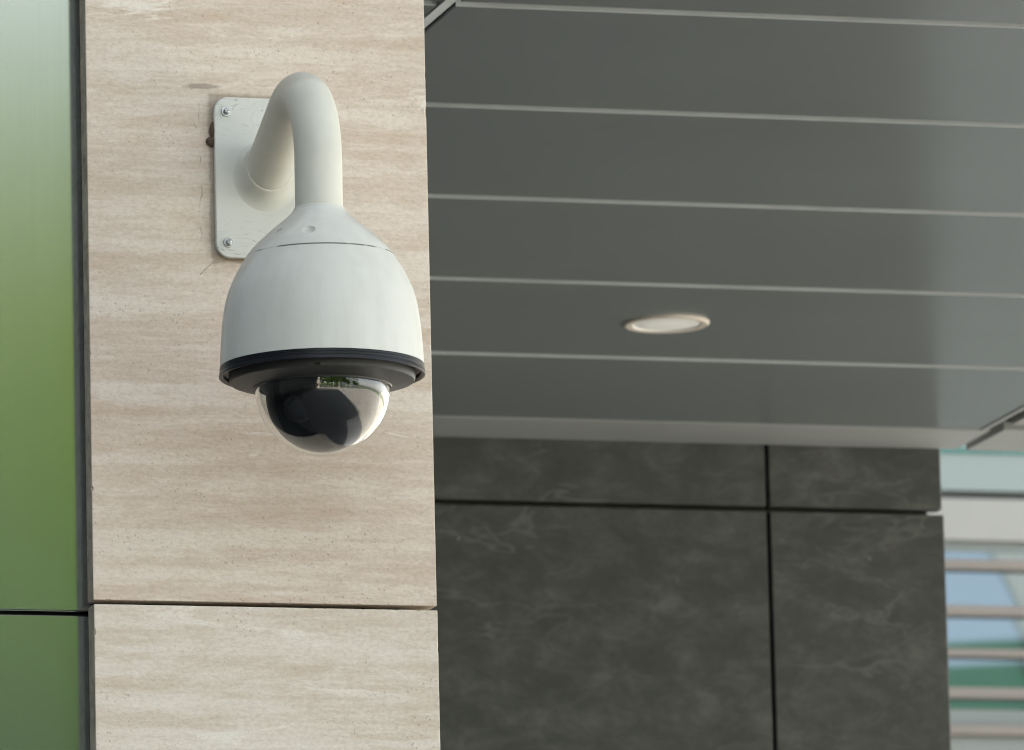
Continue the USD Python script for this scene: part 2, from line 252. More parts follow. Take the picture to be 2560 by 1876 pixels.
M['spandrel'] = plain('grey_spandrel', (0.19, 0.22, 0.22), 0.4, 0.04, 2.0)
M['mullion'] = plain('beige_mullion', (0.20, 0.18, 0.165), 0.5, 0.06, 3.0)
M['dark_metal'] = plain('dark_metal', (0.06, 0.06, 0.06), 0.5)
M['cladding'] = plain('cladding', (0.34, 0.34, 0.33), 0.6, 0.08, 0.8)
M['dark_cladding'] = plain('dark_cladding', (0.05, 0.052, 0.055), 0.35, 0.1, 0.8)
M['window'] = mat('dark_window', {'p': ('principled_bsdf', {'base_color': (0.03, 0.035, 0.04), 'roughness': 0.05})}, [])
M['beige_wall'] = plain('beige_wall', (0.52, 0.46, 0.37), 0.8, 0.06, 0.4)
M['green_roof'] = plain('green_roof', (0.07, 0.155, 0.08), 0.6, 0.15, 0.6)
M['bark'] = plain('bark', (0.11, 0.085, 0.06), 0.9, 0.3, 6.0, 0.6, 20.0)
def leaf(name, c0, c1):
    return mat(name, {'oi': ('geometry', {}), 'r': ('rgb_ramp', {'ramp': [(0.0, c0), (1.0, c1)]}), 'd': ('diffuse_bsdf', {}), 't': ('translucent_bsdf', {}), 'm': ('mix_closure', {'fac': 0.35})},
               [('oi.random_per_island', 'r.fac'), ('r.color', 'd.color'), ('r.color', 't.color'), ('d.BSDF', 'm.closure1'), ('t.BSDF', 'm.closure2')], surface='m.closure')
M['leaf'] = leaf('leaf_green', (0.045, 0.085, 0.014), (0.12, 0.18, 0.03))
M['leaf_bright'] = leaf('leaf_bright', (0.07, 0.125, 0.025), (0.13, 0.19, 0.045))
M['leaf_yellow'] = leaf('leaf_yellow', (0.17, 0.23, 0.012), (0.27, 0.32, 0.03))
M['paving'] = mat('paving', {
    'g': ('geometry', {}), 'b': ('brick_texture', {'color1': (0.50, 0.465, 0.41), 'color2': (0.56, 0.52, 0.46), 'mortar': (0.2, 0.19, 0.17), 'scale': 1.0, 'mortar_size': 0.008, 'brick_width': 1.2, 'row_height': 0.6}),
    'n': ('noise_texture', {'scale': 0.5, 'detail': 6}), 'r': ('rgb_ramp', {'ramp': [(0.3, (0.85, 0.85, 0.85)), (0.7, (1.08, 1.08, 1.08))]}), 'mx': ('mix_color', {'blend_type': 'multiply', 'fac': 1.0, 'use_clamp': False}),
    'p': ('principled_bsdf', {'roughness': 0.75})},
    [('g.position', 'b.vector'), ('g.position', 'n.vector'), ('n.fac', 'r.fac'), ('b.color', 'mx.a'), ('r.color', 'mx.b'), ('mx.result', 'p.base_color')])
M['asphalt'] = plain('asphalt', (0.07, 0.07, 0.072), 0.85, 0.2, 3.0)
M['driveway'] = plain('dark_paving', (0.135, 0.14, 0.146), 0.7, 0.15, 1.5)
M['grass'] = plain('grass', (0.10, 0.16, 0.03), 0.9, 0.35, 2.5)
M['kerb'] = plain('kerb_stone', (0.40, 0.39, 0.37), 0.8)

# ------------------------------------------------------------------ ground
def structure(name, mesh, m, smooth=False):
    return tag(part(name, mesh, m, smooth=smooth), kind='structure')
structure('ground', bx((-300, -300, -0.5), (300, 300, 0.0)), M['grass'])
structure('plaza', bx((-60, -13.0, 0.0), (70, 40, 0.012)), M['paving'])
structure('driveway', bx((-60, -5.5, 0.0), (6.2, 40, 0.016)), M['driveway'])
structure('road', bx((-200, -22.0, 0.0), (200, -15.0, 0.008)), M['asphalt'])
structure('kerb', bx((-200, -15.0, 0.0), (200, -14.8, 0.13), 0.01), M['kerb'])
structure('far_kerb', bx((-200, -22.2, 0.0), (200, -22.0, 0.13), 0.01), M['kerb'])

# ------------------------------------------------------------------ stone pilaster
YF = 8.866                                         # front plane of the travertine
XL, XR = 1.976, 2.374
ZJ = 3.011                                         # the open joint in view
L = (2.175, 9.1, 0.0)
col = thing('stone_pilaster', 'beige travertine clad pilaster carrying the dome camera', 'pillar', L)
def chipped(lo, hi, seed):
    """A stone slab with slightly uneven, chipped arrises."""
    rng = np.random.default_rng(seed)
    s = mani(bx(lo, hi, 0.0006))
    bites = []
    for _ in range(26):
        x = lo[0] if rng.random() < 0.65 else hi[0]
        z = rng.uniform(lo[2], hi[2]); r = rng.uniform(0.0012, 0.0034)
        y = lo[1] + rng.choice([0.0, 0.0, 0.027]) if x == lo[0] else lo[1]
        e = m3.Manifold.sphere(1.0, 8).scale((r * 0.7, r, r * rng.uniform(0.8, 2.4))).translate((x, y, z)); bites.append(e)
    for _ in range(16):
        z = lo[2] if rng.random() < 0.5 else hi[2]; r = rng.uniform(0.001, 0.0024)
        bites.append(m3.Manifold.sphere(1.0, 8).scale((r * rng.uniform(0.8, 2.5), r, r * 0.6)).translate((rng.uniform(lo[0], hi[0]), lo[1], z)))
    return to_tri(s - m3.Manifold.batch_boolean(bites, m3.OpType.Add))
TH = 0.030
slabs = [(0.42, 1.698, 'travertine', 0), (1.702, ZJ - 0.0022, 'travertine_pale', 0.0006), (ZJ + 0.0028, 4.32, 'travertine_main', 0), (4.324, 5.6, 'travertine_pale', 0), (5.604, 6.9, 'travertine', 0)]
for k, (z0, z1, m, dx) in enumerate(slabs):
    body = chipped((XL + dx, YF, z0), (XR + dx, YF + TH, z1), 40 + k)
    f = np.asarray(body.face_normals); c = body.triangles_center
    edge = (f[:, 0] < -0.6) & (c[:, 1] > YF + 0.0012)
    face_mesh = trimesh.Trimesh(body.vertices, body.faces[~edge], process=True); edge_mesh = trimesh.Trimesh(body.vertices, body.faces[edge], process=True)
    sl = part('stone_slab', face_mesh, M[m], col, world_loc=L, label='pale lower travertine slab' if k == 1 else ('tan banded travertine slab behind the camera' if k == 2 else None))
    part('left_edge', edge_mesh, M['left_edge'], sl, world_loc=L)
for z0, z1, m, dx in slabs:
    part('side_slab', bx((XR - 0.034, YF + TH + 0.004, z0), (XR - 0.004, 9.40, z1), 0.001), M[m], col, world_loc=L)
part('core', bx((XL + 0.013, YF + TH + 0.012, 0.012), (XR - 0.040, 9.40, 6.9)), M['backing'], col, world_loc=L)
part('plinth', bx((XL - 0.01, YF - 0.02, 0.012), (XR + 0.01, 9.42, 0.41), 0.003), M['slate'], col, world_loc=L)

# ------------------------------------------------------------------ polished metal wall left of it
YM = YF + TH + 0.013
L = (0.0, YM, 0.0)
mw = thing('metal_panel_wall', 'satin steel panel wall mirroring green trees, left of the pilaster', 'wall', L)
ZM = 3.0045
rows = [(0.15, ZM - 1.304), (ZM - 1.30, ZM - 0.0022), (ZM + 0.0022, ZM + 1.30), (ZM + 1.304, ZM + 2.6)]
for k, (z0, z1) in enumerate(rows):
    for x0, x1 in ((-0.35, XL + 0.010), (-2.7, -0.354), (-5.0, -2.704)):
        part('steel_panel', bx((x0, YM, z0), (x1, YM + 0.02, z1), 0.0016), M['steel'], mw, world_loc=L)
part('backing', bx((-5.0, YM + 0.024, 0.012), (XL + 0.010, YM + 0.10, ZM + 2.6)), M['backing'], mw, world_loc=L)

# ------------------------------------------------------------------ soffit
ZC = 2.389 + EYE
PITCHY, JX, XE = 0.600, 2.716, 4.438
L = (3.5, 11.0, ZC)
sof = thing('soffit', 'dark grey glossy metal soffit of wide panels with pale joints', 'soffit', L)
G = 0.030
for i in range(-1, 5):
    y0 = 10.017 + PITCHY * i + G * 0.5; y1 = min(y0 + PITCHY - G, 12.968)
    for x0, x1 in ((-3.0, 0.95), (0.974, JX - 0.012), (JX + 0.012, XE - 0.006)):
        if i == -1: y0b = 8.99 if x0 < 2 else 8.8
        else: y0b = y0
        pn = part('soffit_panel', bx((x0, y0b, ZC), (x1, y1, ZC + 0.004), 0.0008), M['soffit'], sof, world_loc=L)
        part('panel_lip', bx((x0 + 0.001, y0b - 0.003, ZC + 0.0006), (x1 - 0.001, y0b - 0.0005, ZC + 0.03)), M['soffit_edge'], pn, world_loc=L)
part('cross_channel', bx((JX - 0.0115, 8.99, ZC - 0.0015), (JX + 0.003, 12.96, ZC + 0.02)), M['soffit_edge'], sof, world_loc=L)
part('backing', bx((-3.0, 8.99, ZC + 0.035), (6.9, 13.152, ZC + 0.15)), M['backing'], sof, world_loc=L)
part('fascia_strip', bx((-3.0, 12.972, ZC - 0.002), (XE + 0.013, 13.155, ZC + 0.03), 0.001), M['fascia'], sof, world_loc=L)
part('edge_trim', bx((XE - 0.005, 8.8, ZC - 0.002), (XE + 0.006, 12.970, ZC + 0.03), 0.001), M['fascia'], sof, world_loc=L)

# downlight
LC = (3.627, 12.115, ZC)
dl = thing('downlight', 'round recessed downlight with silver reflector in dark soffit', 'ceiling light', LC)
part('trim_ring', lathe_solid([(0.0535, 0.0), (0.0545, -0.004), (0.064, -0.005), (0.0675, -0.0025), (0.0680, 0.0), (0.060, 0.0)], 64), M['trim_ring'], dl, smooth=30)
rp = [(0.0535, -0.0035)]
part('reflector', lathe([(0.0540, -0.0038), (0.0532, -0.0030), (0.0522, -0.0022), (0.0518, 0.004)], 40), M['reflector'], dl)
part('diffuser', lathe([(0.0524, -0.0018), (0.045, -0.0034), (0.032, -0.0050), (0.016, -0.0058), (0.0, -0.006)], 40), M['diffuser'], dl)

# pale neighbouring canopy beyond the soffit's end
L = (6.0, 11.0, ZC)
wc = thing('white_canopy', 'pale canopy lining beyond the end of the dark soffit', 'canopy', L)
for k in range(7):
    y0 = 8.8 + 0.6 * k
    part('lining_panel', bx((XE + 0.036, y0, ZC + 0.001), (6.8, min(y0 + 0.592, 12.93), ZC + 0.012), 0.001), M['white_metal'], wc, world_loc=L)
part('fascia_strip', bx((XE + 0.03, 12.95, ZC - 0.004), (6.8, 13.15, ZC + 0.012), 0.001), M['fascia'], wc, world_loc=L)

# ------------------------------------------------------------------ dark stone wall
YW = 13.16
L = (1.0, YW, 0.0)
bw = thing('dark_stone_wall', 'wall of large charcoal stone slabs under the soffit', 'wall', L)
JZ0, JZ1, JV = 3.873, 3.882, 4.112
xs = [(-2.9, -0.004, 0), (0.004, JV - 0.0035, 0), (JV + 0.0035, 4.424, 1)]
k = 0
for z0, z1 in ((0.012, 0.45), (0.459, 2.16), (2.169, JZ0), (JZ1, 4.05)):
    for x0, x1, e in xs:
        xe = x1 + (0.003 if e and z1 < 3.9 else 0)
        part('stone_slab', bx((x0, YW, z0), (xe, YW + 0.03, z1), 0.0015), M['slate' if (k % 2) else 'slate_b'], bw, world_loc=L); k += 1
part('backing', bx((-2.9, YW + 0.0335, 0.012), (4.405, YW + 0.30, 4.05)), M['sealant'], bw, world_loc=L)
part('end_slab', bx((4.4055, YW + 0.0345, 0.012), (4.4085, YW + 0.30, 4.05)), M['slate'], bw, world_loc=L)

# ------------------------------------------------------------------ the building's upper floors (they shade the entrance)
HB = 12.4
L = (0, 9.0, 4.2)
ub = thing('office_block', 'grey office floors carried above the entrance soffit', 'building', L)
part('floor_block', bx((-30, 8.96, 4.16), (1.95, 13.68, HB)), M['cladding'], ub, world_loc=L)
part('floor_block', bx((2.40, 8.96, 4.16), (7.0, 13.68, HB)), M['cladding'], ub, world_loc=L)
part('floor_block', bx((1.95, 9.42, 6.95), (2.40, 13.68, HB)), M['cladding'], ub, world_loc=L)
part('rear_block', bx((-30, 13.7, 0.012), (4.2, 25, HB)), M['cladding'], ub, world_loc=L)
for fl in range(2):
    for k in range(12):
        x0 = -24 + k * 2.6
        if 1.0 < x0 + 1.9 < 5.0 and x0 < 2.6: continue
        if x0 + 1.9 > 6.8: continue
        z0 = 5.2 + fl * 3.3
        w = part('window', bx((x0, 8.95, z0), (x0 + 1.9, 8.958, z0 + 1.7)), M['window'], ub, world_loc=L)
# left wing, dark, standing forward
L = (-6.0, 0, 0)
lw = thing('dark_wing', 'dark glazed wing standing forward at the left', 'building', L)
part('wall', bx((-16, -9, 0.012), (-6.0, 8.85, 11)), M['dark_cladding'], lw, world_loc=L)
for k in range(8):
    for fl in range(3):
        part('window', bx((-5.996, -8.4 + k * 2.1, 0.6 + fl * 3.4), (-5.985, -8.4 + k * 2.1 + 1.7, 2.9 + fl * 3.4), 0.002), M['window'], lw, world_loc=L)

# ------------------------------------------------------------------ glazed building far right
YB = 26.0
L = (14.0, YB, 0.0)
fb = thing('glazed_building', 'blurred glazed building with pale bands and mullions beyond the wall', 'building', L)
E_ = EYE
X0, X1 = 5.0, 11.4
def band(name, z0, z1, m, y0, th=0.05, label=None):
    return part(name, bx((X0, YB + y0, z0 + E_), (X1, YB + y0 + th, z1 + E_), 0.002), m, fb, world_loc=L, label=label)
band('coping', 4.7037, 4.722, M['teal_glass'], -0.02)
band('perforated_band', 4.5745, 4.7030, M['perforated'], -0.01)
band('shadow_gap', 4.545, 4.574, M['dark_metal'], 0.02)
band('white_band', 4.401, 4.5445, M['white_metal'], -0.03)
band('head_rail', 4.3655, 4.4005, M['spandrel'], 0.0)
pane_rows = [(4.2390, 4.3650, 0.0), (4.1600, 4.238, 0.0019)]
mull = [(4.3007, 4.335), (4.1431, 4.1774), (4.0023, 4.0296), (3.8618, 3.8972), (3.7365, 3.7705)]
for z0, z1 in mull: band('mullion', z0, z1, M['mullion'], -0.04, 0.04)
edges = [(4.3355, 4.365, -0.0019), (4.178, 4.3005, -0.0019), (4.030, 4.1427, 0.0), (3.8976, 4.0019, 0.0021), (3.8290, 3.8614, 0.0)]
for z0, z1, tilt in edges:
    v = np.array([(X0, YB + 0.0, z0), (X1, YB, z0), (X1, YB + 0.012, z0), (X0, YB + 0.012, z0), (X0, YB, z1), (X1, YB, z1), (X1, YB + 0.012, z1), (X0, YB + 0.012, z1)], float)
    v[4:, 1] += tilt * (z1 - z0); v[:, 2] += E_
    part('pane', trimesh.convex.convex_hull(v), M['pane'], fb, world_loc=L)
band('spandrel', 3.7710, 3.8285, M['spandrel'], 0.0, 0.03); band('spandrel', 3.40, 3.7360, M['spandrel'], 0.0, 0.03)
band('spandrel', 1.0, 3.38, M['pane'], 0.0, 0.03); band('spandrel', -1.58, 0.98, M['spandrel'], 0.0, 0.03)
part('sky_blocker', bx((X0, YB + 1.5, E_ + 4.72), (X1, YB + 1.6, E_ + 5.6), 0.004), M['white_metal'], fb, world_loc=L)  # added behind the coping to cover bright sky at the soffit gap
part('rear_wall', bx((X0, YB + 0.08, 0.012), (X1, YB + 6, E_ + 4.70)), M['dark_metal'], fb, world_loc=L)

# ------------------------------------------------------------------ the plaza's far side: seen only in the steel, the dome and the panes
L = (36, -44, 0)
gb = thing('grey_house', 'grey building with a green roof edge across the road', 'building', L)
part('wall', bx((20, -52, 0.0), (60, -40, 15.0)), M['spandrel'], gb, world_loc=L)
v = np.array([(19.5, -40.5, 15.02), (60.5, -40.5, 15.02), (60.5, -39.6, 15.02), (19.5, -39.6, 15.02), (19.5, -40.5, 15.15), (60.5, -40.5, 17.8), (60.5, -39.6, 17.8), (19.5, -39.6, 15.15)], float)
part('green_roof_edge', trimesh.convex.convex_hull(v), M['green_roof'], gb, world_loc=L)
tw = [(31.93, 15.6), (30.42, 18.5), (37.0, 18.5), (37.0, 15.6)]  # thin sheet added for a beige slant in the mirror panes
v = np.array([(x, y, z) for y in (-39.58, -39.5) for x, z in tw], float)
part('leaning_sheet', trimesh.convex.convex_hull(v), M['beige_wall'], gb, world_loc=L)
for k in range(10):
    for fl in range(4):
        part('window', bx((21.5 + k * 3.9, -39.99, 1.2 + fl * 3.5), (23.6 + k * 3.9, -39.97, 3.0 + fl * 3.5)), M['window'], gb, world_loc=L)

for k, (x, y) in enumerate([(3.6, -9.5), (7.2, -11.0), (11.5, -10.0), (16.5, -11.5)]):  # unseen posts, added for vertical glints in the bubble
    lp = thing('glint_post', 'added white post for glints in the bubble, the %s from the left' % ['first', 'second', 'third', 'fourth'][k], 'added post', (x, y, 0.012), 0.0, 'added posts on the plaza')
    part('pole', lathe_solid([(0.001, 0.0), (0.09, 0.0), (0.075, 0.4), (0.055, 4.4), (0.001, 4.4)], 20), M['white_paint'], lp, smooth=30)
    part('post_head', lathe_solid([(0.001, 4.42), (0.20, 4.42), (0.24, 4.5), (0.10, 4.62), (0.001, 4.64)], 24), M['dark_metal'], lp, smooth=30)
L = (-6.0, -12.0, 0.0)  # unseen box, added as a sunlit glint on the bubble
kk = thing('glint_box', 'added beige box giving the bubble a bright glint, past the dark wing', 'added_box', L)
part('wall', bx((-7.4, -13.0, 0.012), (-4.6, -11.0, 5.4), 0.01), M['beige_wall'], kk, world_loc=L)
part('roof', bx((-7.7, -13.3, 5.41), (-4.3, -10.7, 5.62), 0.01), M['dark_metal'], kk, world_loc=L)
part('window', bx((-6.6, -10.998, 1.0), (-5.4, -10.985, 2.6), 0.002), M['window'], kk, world_loc=L)
rng = np.random.default_rng(7)
def tree(name, label, loc, h, w, leafm, seed, n=12000):
    rng = np.random.default_rng(seed)
    t = thing(name, label, 'tree', loc, rng.uniform(0, 6.28), 'trees across the road')
    th = h * 0.36
    limbs = [tube([(0, 0, z) for z in np.linspace(0, th, 4)], 0.2, 10)]
    path = np.array([(0.1 * math.sin(k), 0.1 * math.cos(2 * k), h * 0.75 * k / 8) for k in range(9)])
    rr = np.linspace(0.22, 0.05, 9)
    parts_ = []
    for k in range(8):
        parts_.append(m3.Manifold.batch_hull([m3.Manifold.sphere(rr[k], 10).translate(tuple(path[k])), m3.Manifold.sphere(rr[k + 1], 10).translate(tuple(path[k + 1]))]))
    centers = []
    for k in range(11):
        a = k * 2.4 + rng.uniform(-.4, .4); z0 = h * rng.uniform(0.25, 0.6); e = np.array([math.cos(a) * w * rng.uniform(.25, .42), math.sin(a) * w * rng.uniform(.25, .42), z0 + h * rng.uniform(.1, .3)])
        s = np.array([0, 0, z0])
        parts_.append(m3.Manifold.batch_hull([m3.Manifold.sphere(0.08, 8).translate(tuple(s)), m3.Manifold.sphere(0.03, 8).translate(tuple(e))])); centers.append(e)
    part('trunk', to_tri(m3.Manifold.batch_boolean(parts_, m3.OpType.Add)), M['bark'], t, smooth=True)
    for _ in range(16):
        u = rng.normal(size=3); u /= np.linalg.norm(u); centers.append(np.array([0, 0, h * 0.64]) + u * np.array([w * .36, w * .36, h * .29]))
    centers = np.array(centers); c = centers[rng.integers(0, len(centers), n)]
    d = rng.normal(size=(n, 3)); d /= np.linalg.norm(d, axis=1)[:, None]
    p = c + d * (rng.uniform(0.5, 1, n) ** 0.5)[:, None] * np.array([w * .15, w * .15, h * .10]) * rng.uniform(.7, 1.3, (n, 1))
    nn = d + rng.normal(size=(n, 3)) * 0.7; nn /= np.linalg.norm(nn, axis=1)[:, None]
    e1 = np.cross(nn, rng.normal(size=(n, 3))); e1 /= np.linalg.norm(e1, axis=1)[:, None]; e2 = np.cross(nn, e1)
    s = rng.uniform(0.12, 0.27, (n, 1))
    v = np.stack([p - e1 * s, p - e2 * s * .5, p + e1 * s, p + e2 * s * .5], 1).reshape(-1, 3)
    k = np.arange(n)[:, None] * 4
    part('crown', trimesh.Trimesh(v, np.vstack([k + [0, 1, 2], k + [0, 2, 3]]), process=False), M[leafm], t)
spots = [(-14, -27, 10.0, 7.0), (-7.5, -30, 11.0, 7.5), (-1, -26, 9.5, 6.5), (4.5, -29, 12.6, 7.8), (9.8, -34.0, 14.8, 9.2), (14.2, -30, 13.0, 8.2), (18.5, -26, 9.8, 6.4), (-21, -29, 10, 7.5), (24, -28, 8.5, 6), (12.4, -37.5, 14.4, 9.0), (3, -37, 10.5, 8), (33, -25, 7.5, 5.5), (41, -26, 7.0, 5.5), (8.6, -23.8, 9.2, 6.8), (9.8, -28.4, 11.4, 7.6)]
words = ['first', 'second', 'third', 'fourth', 'fifth', 'sixth', 'seventh', 'eighth', 'ninth', 'tenth', 'eleventh', 'twelfth', 'thirteenth', 'fourteenth', 'fifteenth']
order = {k: words[i] for i, k in enumerate(sorted(range(len(spots)), key=lambda k: spots[k][0]))}
for k, (x, y, h, w) in enumerate(spots):
    tree('broadleaf_tree', 'leafy green tree across the road, the %s from the left' % order[k], (x, y, 0.0), h, w, 'leaf_yellow' if k == len(spots) - 1 else ('leaf_bright' if k % 3 else 'leaf'), 100 + k)

# ------------------------------------------------------------------ the dome camera
XA, YA = 2.1817, 8.6149                             # axis of the hanging housing
def zp(y): return EYE + 1.6386 + (917 - y) * 0.000449
def rp_(r): return r * 0.000441
L = (XA, YA, zp(972))
sc = thing('security_camera', 'ivory dome security camera hanging from a gooseneck arm on the pilaster', 'security camera', L)
def at(m): return shift(m, (0, 0, L[2]))            # lathe meshes are made about the axis at world height
# wall plate, with the camera's arm rising from it
def rrect(w, h, r, n=10):
    p = []
    for cx, cz, a0 in ((w / 2 - r, h / 2 - r, 0), (-w / 2 + r, h / 2 - r, 90), (-w / 2 + r, -h / 2 + r, 180), (w / 2 - r, -h / 2 + r, 270)):
        for k in range(n + 1):
            a = math.radians(a0 + 90 * k / n); p.append((cx + r * math.cos(a), cz + r * math.sin(a)))
    return p
ZPL = EYE + 1.9008
def plate_solid(w, h, r, y_back, y_front, ch):
    """Rounded rectangle in the xz plane, thickness along y (front is the smaller y), front edge rounded."""
    layers = [(0.0, y_back), (0.0, y_front + ch)] + [(ch * (1 - math.cos(a)), y_front + ch - ch * math.sin(a)) for a in np.radians([30, 60, 90])]
    rings = []
    for ins, y in layers:
        rings.append(np.array([(XA + x, y, ZPL + z) for x, z in rrect(w - 2 * ins, h - 2 * ins, r - ins * .8)]))
    n = len(rings[0]); v = list(np.vstack(rings)); f = []
    for i in range(len(rings) - 1):
        for j in range(n):
            a, b, c, d = i * n + j, i * n + (j + 1) % n, (i + 1) * n + (j + 1) % n, (i + 1) * n + j
            f += [(a, b, c), (a, c, d)]
    for i, o in ((0, True), (len(rings) - 1, False)):
        v.append(rings[i].mean(0)); k = len(v) - 1
        for j in range(n): f.append((k, i * n + (j + 1) % n, i * n + j) if o else (k, i * n + j, i * n + (j + 1) % n))
    m = trimesh.Trimesh(np.array(v), np.array(f), process=False); trimesh.repair.fix_normals(m); return m
M['plate'] = mat('plate_paint', {
    'g': ('geometry', {}), 'sub': ('vector_math', {'math_type': 'subtract', 'vector2': (XA, 0, ZPL)}), 'sep': ('separate_xyz', {}),
    'm': ('mapping', {'scale': (14.0, 14.0, 34.0)}), 'n': ('noise_texture', {'scale': 1.0, 'detail': 4, 'distortion': 0.8}),
    # thin wavy run marks left by dirty water near the ends of the plate
    'band': ('math', {'math_type': 'multiply_add', 'value2': 26.0, 'value3': 0.0}), 'pp': ('math', {'math_type': 'pingpong', 'value2': 1.0}),
    'thin': ('map_range', {'from_min': 0.0, 'from_max': 0.10, 'to_min': 1.0, 'to_max': 0.0, 'clamp': True}),
    'absz': ('math', {'math_type': 'absolute'}), 'ends': ('map_range', {'from_min': 0.035, 'from_max': 0.075, 'to_min': 0.05, 'to_max': 0.7, 'clamp': True}),
    'mk': ('math', {'math_type': 'multiply'}),
    'mx': ('mix_color', {'a': (0.615, 0.62, 0.565), 'b': (0.24, 0.215, 0.17)}),
    'n2': ('noise_texture', {'scale': 900.0, 'detail': 2}), 'b': ('bump', {'strength': 0.05, 'distance': 0.0005}),
    'p': ('principled_bsdf', {'roughness': 0.38})},
    [('g.position', 'sub.vector1'), ('sub.vector', 'sep.vector'), ('g.position', 'm.vector'), ('m.vector', 'n.vector'), ('n.fac', 'band.value1'), ('band.value', 'pp.value1'), ('pp.value', 'thin.value'),
     ('sep.z', 'absz.value1'), ('absz.value', 'ends.value'), ('thin.result', 'mk.value1'), ('ends.result', 'mk.value2'), ('mk.value', 'mx.fac'), ('mx.result', 'p.base_color'), ('g.position', 'n2.vector'), ('n2.fac', 'b.height'), ('b.normal', 'p.normal')])
YP = 8.8575                                         # front of the plate
part('gasket', plate_solid(0.115, 0.183, 0.015, YF - 0.0002, YP + 0.006, 0.0004), M['gasket'], sc, world_loc=L)
pl = part('wall_plate', plate_solid(0.1184, 0.1862, 0.0165, YP + 0.0062, YP, 0.0014), M['plate'], sc, world_loc=L, smooth=35)
# fillet ring at the foot of the arm
TILT = math.radians(22)
foot = lathe([(0.0385, 0.0), (0.0368, 0.0007), (0.0345, 0.0022), (0.0322, 0.0048), (0.0304, 0.0082), (0.0291, 0.0122), (0.0281, 0.0168), (0.0275, 0.0195), (0.0258, 0.0198), (0.0250, 0.0)], 72)
Ry = trimesh.transformations.rotation_matrix(math.pi / 2, [1, 0, 0])
foot.apply_transform(Ry); foot.vertices[:, 2] *= 1.08
foot.vertices[:, 2] += -(foot.vertices[:, 1]) * math.tan(TILT)
foot.apply_translation((XA, YP, EYE + 1.9034))
part('foot_ring', foot, M['arm_paint'], sc, world_loc=L, smooth=40)
# gooseneck
RB, RPIPE = 0.086, 0.02645
zline = lambda y: EYE + 1.9034 + (8.86 - y) * math.tan(TILT)
corner = np.array([YA, zline(YA)]); tl = RB * math.tan(math.radians(90 + 22) / 2)
d1 = np.array([math.cos(TILT), -math.sin(TILT)])
p1 = corner + d1 * tl
cen = np.array([YA + RB, corner[1] - tl])
pts = [(YP + 0.004, zline(YP + 0.004))]
pts += [tuple(np.array(pts[0]) + (p1 - np.array(pts[0])) * t) for t in (0.3, 0.6, 0.9)]
a0 = math.atan2(p1[1] - cen[1], p1[0] - cen[0]); 
for t in np.linspace(0, 1, 40): 
    a = a0 + (math.pi - a0) * t; pts.append((cen[0] + RB * math.cos(a), cen[1] + RB * math.sin(a)))
for z in np.linspace(cen[1], zp(523), 6)[1:]: pts.append((YA, z))
pts.append((YA, zp(532)))
part('gooseneck_arm', tube([(XA, y, z) for y, z in pts], RPIPE, 72), M['arm_paint'], sc, smooth=True, world_loc=L)
# cap with its collar
def prof(rows): return [(rp_(r), zp(y)) for r, y in rows]
from scipy.interpolate import PchipInterpolator
ys = np.array([528, 536, 547, 562, 580, 597, 614, 630, 643.2]); rs = np.array([66.0, 72.5, 84.5, 103, 125, 144, 162, 176.5, 186.2])
pc = PchipInterpolator(ys, rs)
cap_p = [(0.0262, zp(531)), (0.0262, zp(519.9)), (rp_(62.0), zp(519.7)), (rp_(63.4), zp(521)), (rp_(64.2), zp(524.5))] + [(rp_(float(pc(y))), zp(y)) for y in np.linspace(528, 643.2, 34)] + [(rp_(186.0), zp(644.4)), (rp_(150), zp(644.4))]
cap = mani(lathe_solid(cap_p, 160))
view = np.array([-math.sin(YAW), -math.cos(YAW)])   # towards the street
ang = math.atan2(view[1], view[0]) - 0.16
rd = 0.153
dim_c = np.array([rd * 0.441 * math.cos(ang), rd * 0.441 * math.sin(ang), zp(602.5)])
dim_c[:2] = np.array([math.cos(ang), math.sin(ang)]) * rp_(float(pc(602)))
nrm = np.array([math.cos(ang) * 0.66, math.sin(ang) * 0.66, 0.75]); nrm /= np.linalg.norm(nrm)
cyl = m3.Manifold.cylinder(0.02, 0.0072, 0.0072, 40)
R_ = trimesh.geometry.align_vectors([0, 0, 1], nrm)[:3, :3]
pos = dim_c - nrm * 0.0028
cyl = cyl.transform(np.hstack([R_, pos[:, None]]))
bowl = m3.Manifold.sphere(0.0082, 48).translate(tuple(dim_c + nrm * 0.0030))
cap = cap - bowl
